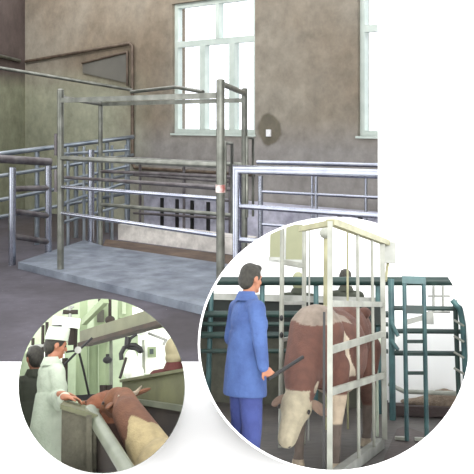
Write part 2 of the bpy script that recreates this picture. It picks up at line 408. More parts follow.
# loose bar on top
m = MB(); m.path([pa(131,92,9.9), pa(176,87,9.2), pa(203,92,8.6)], .022, 8)
build(A, m, 'loose_bar', M['steel_dull'], loc=pa(176,87,9.2), label='thin bent bar lying across the top beams of the cage', cat='bar')
m = MB(); pp = foot(91,10.8); m.tube(up(pp,0), up(pp,1.32), .045)
build(A, m, 'steel_post', M['steel'], loc=pp, label='single bright steel post behind the left end of the cage', cat='post')

# left gate panel
g1, g2 = foot(12.3,9.49), foot(48.3,9.97)
gate = empty(A, 'pipe_gate', g1, 'narrow bright pipe gate at the left edge with brown grey cross rails', 'gate')
for g, zz in ((g1,1.16), (g2,1.2)):
    m = MB(); m.tube(g, up(g,zz), .042); build(A, m, 'post', M['steel'], gate)
def line(p, q, r, mt, par, nm='rail'):
    m = MB(); m.tube(p, q, r); return build(A, m, nm, M[mt], par)
line(pa(-14,158,9.3), pa(50,162,9.97), .05, 'steel_dark', gate, 'top_rail')
for (y0, y1) in ((189,188), (211,216), (236,242)): line(pa(12,y0,9.49), pa(48.5,y1,9.97), .035, 'steel_dark', gate)

# left long fence
lf = empty(A, 'pipe_fence', foot(37,10.9), 'long bluish pipe fence receding along the left side behind the gate', 'fence')
def fl(px, u):      # u: depth parameter
    return pa(px, u, 10.4+ (px)/133*2.3)
def flp(px, py): return A.at(px, py, 10.4+px/133*2.3)
for (ya, yb, r) in ((154,137,.034), (176,155,.026), (200,174,.026), (217,192,.026)):
    line(flp(-14, ya+(ya-yb)*14/133), flp(133,yb), r, 'steel_blue', lf)
for px in (-6, 37, 76, 107, 128):
    g = flp(px,150); top = flp(px, 154-17*px/133+1); line(up(g,0), up(g,top.z), .034, 'steel_blue', lf, 'post')
lf2 = empty(A, 'pipe_fence', foot(84,11.9), 'shorter inner pipe fence with close uprights behind the cage', 'fence')
def f2(px, py): return A.at(px, py, 10.6+(px-64)/60*1.0)
for (ya, yb) in ((154,150), (181,166), (203,182), (222,204)): line(f2(64,ya), f2(128,yb), .022, 'steel_blue', lf2)
for px in (68, 84, 98, 112, 126):
    g = f2(px,150); line(up(g,0), up(g,1.36), .022, 'steel_blue', lf2, 'upright')
# far cross fence behind cage
lf3 = empty(A, 'pipe_fence', foot(180,11.3), 'low run of thin rails crossing behind the cage below the window', 'fence')
for (ya, yb) in ((158,163), (175,182), (193,201), (213,219)):
    line(A.at(134,ya,12.4), A.at(232,yb,11.2), .02, 'steel_dark', lf3)
for px in (140, 184, 230): 
    g = A.at(px,150,12.4-(px-134)/98*1.2); line(up(g,0), up(g,1.14), .022, 'steel_dark', lf3, 'post')

# right front fence
rf = empty(A, 'pipe_railing', foot(236.5,6.6), 'thick bright pipe railing with a mitred corner post at the right front', 'railing')
q0 = foot(237,6.6); dR = A.at(378,173.5,6.0)-A.at(237,169,6.6)
def rr(z, s): p = q0+V((dR.x,dR.y,0))*s; p.z = z; return p
m = MB(); m.path([q0, up(q0,1.315), rr(1.315,1.25)], .037, 16); build(A, m, 'corner_pipe', M['steel'], rf)
m = MB(); m.tube(rr(1.01,.01), rr(1.0,1.25), .022); build(A, m, 'rail', M['steel'], rf)
m = MB(); m.tube(rr(.735,.01), rr(.735,1.25), .022); build(A, m, 'rail', M['steel'], rf)
m = MB(); m.tube(rr(.43,.01), rr(.43,1.25), .022); build(A, m, 'rail', M['steel'], rf)
m = MB(); m.tube(rr(0,1.24), rr(1.31,1.24), .034); build(A, m, 'post', M['steel'], rf)
for s in (.55,): 
    m = MB(); m.tube(rr(.0,s), rr(.735,s), .02); build(A, m, 'upright', M['steel'], rf)
# right rear fence
rb = empty(A, 'pipe_railing', foot(260.5,8.6), 'thinner pipe railing running behind the thick one on the right', 'railing')
q1 = foot(260.5,8.6); dB = foot(378,7.9)-q1
def rq(z, s): p = q1+dB*s; p.z = z; return p
m = MB(); m.tube(rq(0,0), rq(1.12,0), .028); build(A, m, 'post', M['steel'], rb)
m = MB(); m.tube(rq(1.265,-.03), rq(1.275,1.3), .024); build(A, m, 'top_rail', M['steel'], rb)
m = MB(); m.tube(rq(1.18,-.03), rq(1.18,1.3), .018); build(A, m, 'rail', M['steel_dark'], rb)
m = MB(); m.tube(rq(.95,0), rq(.955,1.3), .017); build(A, m, 'rail', M['steel'], rb)
m = MB(); m.tube(rq(.60,0), rq(.60,1.3), .017); build(A, m, 'rail', M['steel'], rb)
for s, r in ((.46,.014), (.495,.018), (.905,.015), (1.27,.028)):
    m = MB(); m.tube(rq(.60 if s < 1 else 0,s), rq(1.2,s), r); build(A, m, 'upright', M['steel'], rb)

def grain(m, sc, lo=.72, hi=1.22, stretch=(1,1,1)):
    nt = m.node_tree; p = nt.nodes['Principled BSDF']; src = p.inputs['Base Color'].links[0].from_socket
    tc = [n for n in nt.nodes if n.type == 'TEX_COORD'][0]
    mp = nt.nodes.new('ShaderNodeMapping'); mp.inputs['Scale'].default_value = stretch; nt.links.new(tc.outputs['Object'], mp.inputs[0])
    nz = nt.nodes.new('ShaderNodeTexNoise'); nz.inputs['Scale'].default_value = sc; nz.inputs['Detail'].default_value = 8; nz.inputs['Roughness'].default_value = .7
    nt.links.new(mp.outputs[0], nz.inputs['Vector'])
    a = nt.nodes.new('ShaderNodeMapRange'); a.inputs[1].default_value = .3; a.inputs[2].default_value = .7; a.inputs[3].default_value = lo; a.inputs[4].default_value = hi; nt.links.new(nz.outputs['Fac'], a.inputs[0])
    n = nt.nodes.new('ShaderNodeVectorMath'); n.operation = 'SCALE'; nt.links.new(src, n.inputs[0]); nt.links.new(a.outputs[0], n.inputs['Scale'])
    nt.links.new(n.outputs[0], p.inputs['Base Color'])
for k_, sc_ in (('wallA',1.6), ('floorA',2.2), ('slabA',2.2), ('wallL',1.6), ('tile',3), ('ledge',3), ('mud',3)): grain(M[k_], sc_)
for k_, sc_ in (('floorB',5), ('lowwall2',5), ('concC',8), ('panelC',6)) : pass
# ================================================================== DRUMS
def drum(room, ring, name, back, open_deg=70):
    cx, cy, rx, ry = room.ell; n = 96; near = room.near-.12
    vs = []; fs = []
    def P(a, e, d): return W(cx+(rx+e)*math.cos(a), cy+(ry+e)*math.sin(a), d)
    mb = MB()
    prof = [(0.02, near+.004), (ring, near+.004), (ring, near+.03), (.02, near+.03)]
    vs = [P(2*math.pi*i/n, e, d) for i in range(n) for e, d in prof]
    fs = [(i*4+k, i*4+(k+1)%4, ((i+1)%n)*4+(k+1)%4, ((i+1)%n)*4+k) for i in range(n) for k in range(4)]
    mb.add(vs, fs)
    struct(Wd, mb, 'trim_%s_ring' % name, M['page'] if name == 'right' else mat('grey_green_edge', (84,90,76), .8))
    mb = MB(); e1, e2 = ring*.35, ring*.75
    idx = [i for i in range(n+1) if not (abs(((360*i/n-270)+180) % 360-180) < open_deg)]
    # contiguous arc: start after opening
    k0 = int(round((270+open_deg)/360*n)); cnt = int(round((360-2*open_deg)/360*n))
    vs = [P(2*math.pi*(k0+i)/n, e, d) for i in range(cnt+1) for e, d in ((e1,near+.03), (e2,near+.03), (e2,back), (e1,back))]
    fs = [(i*4+k, i*4+(k+1)%4, (i+1)*4+(k+1)%4, (i+1)*4+k) for i in range(cnt) for k in range(4)]+[(0,1,2,3), tuple(cnt*4+k for k in (3,2,1,0))]
    mb.add(vs, fs)
    struct(Wd, mb, 'wall_%s_drum' % name, M['page'])
drum(B, 2.0, 'right', 13.3)
drum(Cc, .3, 'left', 13.3)

# ================================================================== PEOPLE
M['skin'] = mat('skin', (160,110,84), .6, c2=(148,98,74), scale=20)
M['hair'] = mat('black_hair', (48,46,38), .7, c2=(30,28,22), scale=40, bump=.4)
M['blue'] = mat('blue_work_jacket', (62,86,134), .85, c2=(48,68,114), scale=6, bump=.5)
M['navy'] = mat('dark_blue_trousers', (50,62,116), .85, c2=(40,50,100), scale=6, bump=.5)
M['white_cloth'] = mat('white_cotton_coat', (184,194,176), .85, c2=(164,174,156), scale=5, bump=.4)
M['cream'] = mat('cream_cloth', (160,152,120), .85, scale=6)
M['darkred'] = mat('dark_red_cloth', (88,42,38), .85, scale=6)
M['darkcloth'] = mat('dark_green_cloth', (52,56,44), .85, scale=6)
M['shoe'] = mat('black_rubber', (30,30,30), .5)
M['eye'] = mat('dark_eye', (22,16,14), .3)
M['lip'] = mat('lips', (150,84,76), .6)
def rz(a): return Matrix.Rotation(a, 3, 'Z')
class Fig:
    """Standing figure: local frame x right, y forward, z up, feet at origin."""
    def __init__(s, room, loc, heading, S=1.0, label='', group=None, lean=(0,0)):
        s.room, s.loc, s.rot, s.S = room, V(loc), rz(heading), S
        s.e = empty(room, 'person', loc, label, 'person', group)
    def P(s, p): return s.loc + s.rot @ (V(p)*s.S)
    def L(s, p): return s.rot.transposed() @ (V(p)-s.loc)/s.S       # room point to figure point
def hand(mb, w, d, n, S, curl=.5, side=1):
    """w wrist, d finger direction, n palm normal (fingers curl towards it)"""
    d = d.normalized(); n = (n-n.dot(d)*d).normalized(); x = d.cross(n)*side
    pc = w+d*.045*S
    R = Matrix((x, d, n)).transposed()
    mb.ell(pc, (.040*S,.050*S,.016*S), R)
    mb.cap(w-d*.02*S, w+d*.02*S, .026*S, .026*S)
    for k, (ox, Lg) in enumerate(((-.029,.066), (-.010,.076), (.010,.071), (.028,.055))):
        a = pc+d*.038*S+x*ox*S; b = a+(d*math.cos(curl*.8)+n*math.sin(curl*.8))*Lg*.55*S; c = b+(d*math.cos(curl*2)+n*math.sin(curl*2))*Lg*.5*S
        mb.chain([a, b, c], [.0088*S, .0082*S, .0070*S])
    a = w+d*.02*S-x*.03*S; b = a+(d*.6-x*.75+n*.3).normalized()*.035*S; c = b+(d*.9-x*.2+n*.4).normalized()*.03*S
    mb.chain([a, b, c], [.013*S, .0105*S, .009*S])
def make_person(fg, armR, armL, head_yaw=0., head_pitch=0., top='blue', bottom='navy', coat_len=.80, hair='short', detail=True, curlR=.6, curlL=.5, hat=None, bend=0., shoulder_w=.185, topcol=None, vox=.008, collar=True, thick=1.0):
    """armR/armL: (elbow, wrist, finger direction, palm normal) in figure coordinates"""
    S = fg.S; P = fg.P; room = fg.room; e = fg.e
    hip = V((0,0,.93)); ch = V((0,bend*.45,1.28)); sh = V((0,bend*.8,1.42)); nk = V((0,bend*.95+.01,1.50)); hd = V((0,bend*1.1+.03,1.615))
    hr = rz(head_yaw) @ Matrix.Rotation(head_pitch, 3, 'X'); W3 = fg.rot @ hr
    def H(p): return P(hd+hr @ V(p))
    b = MB()
    R = fg.rot
    b.ell(P(hip), (.155*S,.105*S,.13*S), R); b.ell(P((hip+ch)/2), (.135*S,.095*S,.2*S), R); b.ell(P(ch), (.16*S,.11*S,.16*S), R)
    b.cap(P(sh+V((-.12,0,-.02))), P(sh+V((.12,0,-.025))), .05*S, .05*S)
    b.cap(P(sh), P(nk+V((0,.012,.04))), .062*S, .054*S)
    # head
    b.ell(H((0,0,.02)), (.074*S,.092*S,.098*S), W3); b.ell(H((0,.03,-.045)), (.054*S,.062*S,.062*S), W3)
    b.ell(H((0,.075,-.085)), (.024*S,.020*S,.02*S), W3)
    b.cap(H((0,.088,.015)), H((0,.106,-.022)), .009*S, .014*S)
    b.ell(H((0,.084,.03)), (.045*S,.014*S,.010*S), W3)
    for sx in (-1, 1):
        b.ell(H((sx*.078,-.005,-.005)), (.010*S,.02*S,.032*S), W3)
        b.ell(H((sx*.04,.062,-.02)), (.02*S,.02*S,.018*S), W3)
    for sx, arm in ((1, armR), (-1, armL)):
        s0 = sh+V((sx*shoulder_w,0,-.03)); el, wr, fd, pn = [V(a) for a in arm]
        b.chain([P(s0), P(el), P(wr)], [.05*S,.040*S,.026*S])
        hand(b, P(wr), fg.rot @ fd, fg.rot @ pn, S, curlR if sx > 0 else curlL, sx)
        lg = [V((sx*.09,0,.88)), V((sx*.10,.02,.48)), V((sx*.11,-.01,.08))]
        b.chain([P(p) for p in lg], [.085*S,.055*S,.04*S]); b.cap(P((sx*.11,-.03,.05)), P((sx*.12,.13,.035)), .035*S, .03*S)
    body = build(room, b, 'body', M['skin'], e, remesh=vox*S, smooth=3)
    if detail:
        for sx in (-1, 1):
            m = MB(); m.ell(H((sx*.033,.085,.008)), (.012*S,.006*S,.007*S), W3); build(room, m, 'eye', M['eye'], e)
        m = MB(); m.ell(H((0,.091,-.050)), (.022*S,.008*S,.008*S), W3); build(room, m, 'mouth', M['lip'], e)
    # hair
    m = MB()
    m.ell(H((0,-.012,.04)), (.083*S,.095*S,.092*S), W3); m.ell(H((0,-.05,-.01)), (.076*S,.062*S,.085*S), W3)
    m.ell(H((0,.045,.095)), (.06*S,.045*S,.032*S), W3)
    for sx in (-1, 1): m.ell(H((sx*.066,.012,.03)), (.017*S,.035*S,.045*S), W3)
    if hair: build(room, m, 'hair', M['hair'], e, remesh=.01*S, smooth=2)
    # jacket
    j = MB(); t = thick
    j.ell(P(ch+V((0,0,.0))), (.2*S*t,.145*S*t,.2*S), R); j.ell(P((hip+ch)/2), (.185*S*t,.14*S*t,.24*S), R)
    j.cap(P(sh+V((-.135,0,-.035))), P(sh+V((.135,0,-.035))), .073*S, .073*S)
    if coat_len < .9:
        n = 24; prof = [(coat_len, 1.04/t**.9), (coat_len+.02, 1.07/t**.9), (.90, 1.03/t**.8), (1.2, .95)]
        vs = [P(V((math.cos(2*math.pi*k/n)*.205*g*t, math.sin(2*math.pi*k/n)*.158*g*t+bend*.45*max(0,zz-.93)/.35, zz))) for zz, g in prof for k in range(n)]
        fs = [(i*n+k, i*n+(k+1)%n, (i+1)*n+(k+1)%n, (i+1)*n+k) for i in range(3) for k in range(n)]+[tuple(range(n))[::-1], tuple(range(3*n,4*n))]
        j.add(vs, fs)
    for sx, arm in ((1, armR), (-1, armL)):
        s0 = sh+V((sx*shoulder_w,0,-.04)); el, wr = V(arm[0]), V(arm[1]); cf = el+(wr-el)*.93
        j.chain([P(s0), P(el), P(cf)], [.072*S,.060*S,.046*S])
        mid = (s0+el)/2
        j.ell(P(mid+V((0,.01,0))), (.062*S,.07*S,.10*S), R)
    jk = build(room, j, 'coat' if coat_len < .6 else 'jacket', M[top], e, remesh=.011*S, smooth=4)
    if collar:
        m = MB(); n = 20; vs = []
        for zz, g in ((1.44,.098), (1.49,.076), (1.515,.079), (1.44,.115)):
            for k in range(n):
                a = 2*math.pi*k/n; vs.append(P(V((math.cos(a)*g, math.sin(a)*g*.95+bend*.9+.005, zz+(-.03 if math.sin(a) > .5 else 0)))))
        m.add(vs, [(i*n+k, i*n+(k+1)%n, (i+1)*n+(k+1)%n, (i+1)*n+k) for i in range(3) for k in range(n)]); build(room, m, 'collar', M[top], jk)
    # trousers and shoes
    tr = MB(); tr.ell(P(hip+V((0,0,-.04))), (.175*S,.13*S,.13*S), R)
    for sx in (-1, 1):
        tr.chain([P((sx*.085,0,.86)), P((sx*.10,.02,.48)), P((sx*.11,-.01,.10))], [.105*S,.082*S,.07*S])
        sm_ = MB(); sm_.cap(P((sx*.11,-.04,.045)), P((sx*.125,.15,.04)), .045*S, .04*S); sm_.cap(P((sx*.11,-.02,.09)), P((sx*.11,-.02,.05)), .05*S, .045*S)
        build(room, sm_, 'shoe', M['shoe'], e, remesh=.012*S)
    build(room, tr, 'trousers', M[bottom], e, remesh=.012*S, smooth=4)
    return H, W3, jk

# ---------------------------------------------------------------- cattle
def make_cow(room, pts, S, paint, label, name='cow', group=None, vox=.016, sd=1):
    """pts: dict of room-space points (rump, hip, mid, shoulder, neck, poll, muzzle); S overall size"""
    e = empty(room, name, V((pts['mid'].x, pts['mid'].y, 0)), label, 'cow', group)
    b = MB(); g = lambda k: pts[k]
    ax = (g('shoulder')-g('rump')); ax.z = 0; ax.normalize(); sd_ = ax.cross(V((0,0,1)))
    R = Matrix((sd_, ax, V((0,0,1)))).transposed()
    w = pts.get('w', .27)*S
    b.ell(g('rump')+V((0,0,-.30*S)), (w*.92,.30*S,.31*S), R); b.ell(g('hip')+V((0,0,-.33*S)), (w*1.05,.36*S,.34*S), R)
    b.ell(g('mid')+V((0,0,-.40*S)), (w*1.22,.5*S,.40*S), R); b.ell(g('shoulder')+V((0,0,-.34*S)), (w*.98,.32*S,.36*S), R)
    b.cap(g('rump')+V((0,0,-.07*S)), g('shoulder')+V((0,0,-.07*S)), .075*S, .075*S)
    for sx in (-1, 1): b.ell(g('rump')+sd_*sx*w*.65+ax*.12*S+V((0,0,-.06*S)), (.07*S,.09*S,.06*S), R)
    n0 = g('shoulder')+V((0,0,-.22*S))+ax*.1*S; nk = g('neck'); po = g('poll')
    ns = pts.get('ns', 1)*S
    b.chain([n0, nk, po], [.25*ns,.17*ns,.12*ns]); b.chain([n0+V((0,0,-.14*S)), nk+V((0,0,-.06*S))], [.2*ns,.13*ns])
    mz = g('muzzle'); hd = (mz-po).normalized(); hl = (mz-po).length
    hs = hd.cross(V((0,0,1)));  hs = hs.normalized() if hs.length > .05 else sd_
    hs = (sd_-sd_.dot(hd)*hd).normalized() if 'hs' not in pts else (pts['hs']-pts['hs'].dot(hd)*hd).normalized()
    hn = hs.cross(hd); 
    if hn.dot(ax) < 0 and abs(hd.z) > .5: hn = -hn
    if abs(hd.z) <= .5 and hn.z < 0: hn = -hn
    RH = Matrix((hs, hd, hn)).transposed()
    hs_ = pts.get('hw', 1)*S
    b.ell(po+hd*.10*S, (.115*hs_,.14*hs_,.125*hs_), RH); b.chain([po+hd*.12*S, po+hd*hl*.6, mz-hd*.03*S], [.105*hs_,.082*hs_,.07*hs_])
    b.ell(mz-hd*.02*S, (.078*S,.06*S,.062*S), RH); b.ell(po+hd*hl*.55-hn*.06*S, (.06*S,.15*S,.07*S), RH)
    for sx in (-1, 1):
        b.ell(po+hd*.14*S+hs*sx*.085*S+hn*.03*S, (.035*S,.045*S,.04*S), RH)
    # legs
    def leg(base, pts_, rs): 
        P3 = [base+sd_*a*S+ax*c*S+V((0,0,0)) for a, c, z_ in pts_]
        for i, (a, c, z_) in enumerate(pts_): P3[i].z = z_*S
        b.chain(P3, [r*S for r in rs])
        return P3[-1]
    feet = []
    for sx in (-1, 1):
        feet.append(leg(g('shoulder'), [(sx*.15,.0,.85), (sx*.17,.04,.60), (sx*.16,.06,.36), (sx*.16,.05,.12), (sx*.16,.08,.07)], [.13,.09,.058,.042,.05]))
        feet.append(leg(g('rump'), [(sx*.16,.1,.95), (sx*.17,.2,.68), (sx*.16,-.04,.42), (sx*.16,.02,.12), (sx*.16,.06,.07)], [.17,.13,.062,.046,.05]))
    bd = build(room, b, 'body', M['coat'], e, remesh=vox*S, smooth=6, paint=paint)
    for f in feet:
        m = MB(); m.path([V((f.x,f.y,0)), V((f.x,f.y,.075*S))], [.062*S,.05*S], 12); build(room, m, 'hoof', M['horn'], e)
    for sx in (-1, 1):
        m = MB(); a = po+hs*sx*.10*S+hd*.05*S; o = (hs*sx*1.0-hd*.05-hn*.25+V(pts.get('eo', (0,0,0)))).normalized()
        RE = Matrix((o, hd.cross(o).normalized(), hd)).transposed(); es = pts.get('es', 1)*S; m.ell(a+o*.10*es, (.11*es,.022*es,.055*es), RE)
        build(room, m, 'ear', M['coat'], e, paint=lambda p: pts.get('ear', (190,160,130)))
        m = MB(); a = po-hd*.0*S+hs*sx*.06*S; m.path([a, a+hs*sx*.05*S-hd*.05*S, a+hs*sx*.07*S-hd*.12*S+hn*.03*S], [.024*S,.018*S,.006*S], 10); build(room, m, 'horn', M['horn'], e)
        m = MB(); m.ell(po+hd*.15*S+hs*sx*.112*hs_+hn*.035*S, (.012*S,.02*S,.016*S), RH); build(room, m, 'eye', M['eye'], e)
        m = MB(); m.ell(mz+hs*sx*.035*S+hd*.028*S, (.013*S,.012*S,.010*S), RH); build(room, m, 'nostril', M['eye'], e)
    m = MB(); r = g('rump')-ax*.27*S; m.path([r+V((0,0,-.06*S)), r-ax*.06*S+V((0,0,-.2*S)), r-ax*.05*S+V((0,0,-.7*S)), r-ax*.05*S+V((0,0,-.85*S))], [.035*S,.028*S,.02*S,.045*S], 10)
    build(room, m, 'tail', M['coat'], e, paint=lambda p: (140,90,70))
    return e
M['coat'] = coat_mat('short_cattle_hair')
M['horn'] = mat('horn_and_hoof', (150,138,118), .5, c2=(96,84,70), scale=10)

# ================================================================== CRUSH YARD B (right circle)
M['floorB'] = mat('wet_brown_concrete', (62,57,53), .6, c2=(44,41,39), scale=1.3, bump=.4, detail=8)
M['wallB'] = mat('white_washed_wall', (246,247,246), .9, c2=(238,240,238), scale=1)
M['green'] = mat('dark_green_paint', (32,56,50), .5, .1, c2=(24,42,40), scale=5)
M['teal'] = mat('teal_pipe_paint', (62,96,96), .45, .1, c2=(40,68,72), scale=5)
M['whitepipe'] = mat('white_steel_frame', (146,148,138), .45, .0, c2=(116,118,108), scale=4)
M['lowwall'] = mat('dark_grey_green_partition', (34,40,36), .85, c2=(25,30,28), scale=1.5, bump=.3)
M['lowwall2'] = mat('grey_olive_plinth', (84,84,73), .85, c2=(66,67,58), scale=1.5, bump=.3)
M['olive'] = mat('olive_shutter', (134,136,108), .7, c2=(120,122,96), scale=2)
M['yellowpipe'] = mat('faded_yellow_pipe', (146,144,112), .5, c2=(124,122,92), scale=5)
M['greymetal'] = mat('grey_steel', (150,152,146), .5, .3, c2=(120,122,116), scale=4)
M['darkmat_shade'] = mat('dark_wet_mat_and_shade', (58,46,44), .7, c2=(44,36,34), scale=3, bump=.5)
M['feed'] = mat('brown_feed', (142,128,112), .95, c2=(118,104,90), scale=14, bump=1.)

m = MB(); m.box((0,9,-.05), (14,12,.1)); struct(B, m, 'floor_yard', M['floorB'])
m = MB(); m.box((0,12.75,1.6), (14,.1,3.4)); struct(B, m, 'wall_yard_back', M['wallB'])
def b_(px, py, D=None, z=0.): return B.at(px, py, D, z)
def bt(par, nm, mt, pts, r, n=12):
    m = MB(); m.path(pts, r, n); return build(B, m, nm, M[mt], par)
def bz(px, D, z): p = B.at(px, 303, D); p.z = z; return p      # column of the picture, distance and height
# partition left/middle
D = 11.6
m = MB(); a = B.at(170,399,D); c = B.at(386,399,D)
pt = empty(B, 'low_partition', V((a.x,D,0)), 'low dark partition wall across the yard behind the green rails', 'partition')
m.box(((a.x+c.x)/2, D+.08, 1.145), (c.x-a.x, .12, .49)); build(B, m, 'panel', M['lowwall'], pt)
m = MB(); m.box(((a.x+c.x)/2, D+.08, .45), (c.x-a.x, .16, .90)); build(B, m, 'plinth', M['lowwall2'], pt)
m = MB(); m.box(((a.x+c.x)/2, D+.08, 1.435), (c.x-a.x, .2, .09)); build(B, m, 'coping', M['greymetal'], pt)
# green rails
gf = empty(B, 'green_rail_fence', bz(215,11.2,0), 'dark green painted rail fence crossing the yard behind the blue worker', 'fence')
for (y, r, mt) in ((281,.06,'green'), (314,.045,'green'), (324,.03,'green'), (335,.045,'green'), (351,.03,'green')):
    x1 = 466 if y == 281 else 388
    bt(gf, 'rail', mt, [B.at(190,y,11.1), B.at(x1,y+.3,11.1)], r)
for px in (211, 262, 316, 378): bt(gf, 'post', 'teal', [bz(px,11.15,0), bz(px,11.15,1.68)], .035)
# shutters hanging at the top back
for px0, px1, y0, y1, lb in ((270,281,226,260,'narrow olive shutter panel high on the white wall'), (286,302,224,262.5,'wide olive shutter panel high on the white wall beside the yellow lamp post')):
    a, c = B.at(px0,y0,12.5), B.at(px1,y1,12.5); m = MB(); m.box(((a.x+c.x)/2, 12.6, (a.z+c.z)/2), (c.x-a.x, .05, a.z-c.z))
    o = build(B, m, 'shutter', M['olive'], loc=((a.x+c.x)/2,12.6,c.z), label=lb, cat='shutter')
    m = MB(); m.box(((a.x+c.x)/2, 12.56, c.z+.02), (c.x-a.x+.03, .06, .05)); build(B, m, 'bottom_rail', M['greymetal'], o)

# near white frame
cg = empty(B, 'cattle_crush', bz(330,6.5,0), 'white welded steel frame of the cattle crush with slanting side rails', 'crush')
N = bz(330,6.5,0); Fp = bz(383,8.5,0)
def cr(s, z): p = N.lerp(Fp, s); p.z = z; return p
m = MB(); m.beam(cr(0,.095), cr(0,2.03), .042, .042, V((0,1,0))); build(B, m, 'post', M['whitepipe'], cg)
m = MB(); q = cr(0,1.0); q.x -= .045; m.beam(V((q.x,q.y,.04)), V((q.x,q.y,1.32)), .02, .03, V((0,1,0))); build(B, m, 'latch_strip', M['black'], cg)
for s in (.46, .76): bt(cg, 'upright', 'whitepipe', [cr(s,.095), cr(s,2.0)], .015)
m = MB(); m.beam(cr(1,.095), cr(1,2.03), .05, .045, V((0,1,0))); build(B, m, 'post', M['whitepipe'], cg)
for za, zb_, h_ in ((1.385,1.39,.05), (1.03,1.1,.055), (.72,.70,.055)):
    m = MB(); m.beam(cr(0,za), cr(1,zb_), .03, h_); build(B, m, 'side_rail', M['whitepipe'], cg)
m = MB(); m.beam(cr(-.08,.05)+V((-.05,0,0)), cr(1.02,.05)+V((-.05,0,0)), .08, .09); build(B, m, 'base_beam', M['greymetal'], cg)
m = MB(); m.beam(B.at(301,229,7.3), B.at(334,222.5,6.6), .05, .045); build(B, m, 'top_beam', M['yellowpipe'], cg)
m = MB(); m.beam(cr(0,2.03), cr(1.12,2.03), .07, .055); build(B, m, 'top_beam', M['yellowpipe'], cg)
m = MB(); q = cr(1.14,1.93); m.box(q, (.16,.12,.22)); build(B, m, 'head_plate', M['greymetal'], cg)
bt(cg, 'brace', 'yellowpipe', [cr(1.14,1.83), bz(386,8.6,1.63)], .015)
# far posts of the crush
cf = empty(B, 'crush_fence', bz(300,8.9,0), 'far side of the crush with slim white and yellow uprights', 'crush')
for px, D, y0, r, mt in ((282.5,8.3,219,.024,'whitepipe'), (304.5,8.6,226,.024,'whitepipe'), (309.5,8.8,226,.010,'greymetal'), (347.5,9.7,228,.013,'yellowpipe')):
    bt(cf, 'post', mt, [bz(px,D,0), B.at(px,y0,D)], r)
bt(cf, 'post', 'yellowpipe', [bz(326,9.6,.0), B.at(326,226,9.6)], .03)
m = MB(); p = B.at(325,233,9.55); m.ell(p, (.065,.06,.065)); build(B, m, 'lamp_globe', M['whitepipe'], cf)
for y0, y1 in ((303,303), (340,335), (372,364)):
    m = MB(); m.beam(B.at(282.5,y0,8.3), B.at(305,y1,8.6), .025, .035); build(B, m, 'side_rail', M['greymetal'], cf)
for y in (318, 335): 
    m = MB(); m.ell(B.at(281.5,y,8.26), (.02,.02,.03)); build(B, m, 'bolt', M['black'], cf)
m = MB(); m.beam(B.at(283,262,8.3), B.at(304,266,8.6), .03, .05); build(B, m, 'cross_bar', M['whitepipe'], cf)

# teal yard gate on the right
tg = empty(B, 'teal_rail_fence', bz(391,10.6,0), 'teal pipe fence on the right with four rails and a bent end post', 'fence')
for px in (391,): bt(tg, 'post', 'teal', [bz(px,10.6,0), B.at(px,279,10.6)], .04)
for y, r in ((308,.03), (331,.03), (353,.032)): bt(tg, 'rail', 'green', [B.at(391,y,10.6), B.at(462,y+.6,10.6)], r)
bt(tg, 'post', 'teal', [bz(464,10.5,0), B.at(463,325,10.5), B.at(460,309,10.5), B.at(452,300,10.5)], .035)
bt(tg, 'post', 'green', [bz(456,10.6,0), B.at(455,300,10.6)], .03)
for k in range(4):
    y = 320+k*16; bt(tg, 'tie', 'whitepipe', [B.at(454,y,10.5), B.at(464,y+6,10.45)], .014)
bt(tg, 'brace', 'teal', [B.at(391,322,10.55), B.at(398,336,10.5)], .025); bt(tg, 'brace', 'teal', [B.at(391,340,10.55), B.at(398,350,10.5)], .025)
# slim rack behind
rk = empty(B, 'wall_rack', bz(435,11.9,1.2), 'small grey rack of uprights and bars on the white wall behind the teal fence', 'rack')
for px in (433.5, 443): bt(rk, 'upright', 'greymetal', [B.at(px,286,12), B.at(px,312,12)], .02)
for y in (296, 312): bt(rk, 'bar', 'greymetal', [B.at(428,y,12), B.at(450,y,12)], .015)
# ladder gate
lg = empty(B, 'ladder_gate', bz(404,9.0,0), 'narrow teal ladder shaped gate standing free in front of the teal fence', 'gate')
for px in (404.3, 423.6): bt(lg, 'post', 'teal', [bz(px,8.97,.02), B.at(px,280,8.97)], .024)
m = MB(); a, c = B.at(402,276,8.97), B.at(425.5,284,8.97); m.box(((a.x+c.x)/2, 8.97, (a.z+c.z)/2), (c.x-a.x, .06, a.z-c.z)); build(B, m, 'top_plate', M['teal'], lg)
m = MB(); a, c = B.at(404,305,8.97), B.at(423.5,314,8.97); m.box(((a.x+c.x)/2, 8.97, (a.z+c.z)/2), (c.x-a.x, .04, a.z-c.z)); build(B, m, 'cross_plate', M['green'], lg)
for y in (330, 341.5, 354, 373): 
    m = MB(); m.beam(B.at(404.3,y,8.97), B.at(423.6,y,8.97), .03, .035); build(B, m, 'rung', M['green'], lg)
for x0, x1 in ((398,404.5), (417,423.6)):
    m = MB(); m.beam(bz(x0-5,9.0,.035), bz(x1,9.0,.035), .07, .03); build(B, m, 'foot', M['whitepipe'], lg)
# bits hanging behind the ladder
m = MB(); m.beam(B.at(407,322,10.0), B.at(429,316,10.0), .05, .06); m.box(B.at(428,318,10.0), (.12,.1,.14))
build(B, m, 'spray_arm', M['greymetal'], loc=B.at(428,318,10.0), label='grey arm with a block at its end between the ladder gate and fence', cat='bracket')
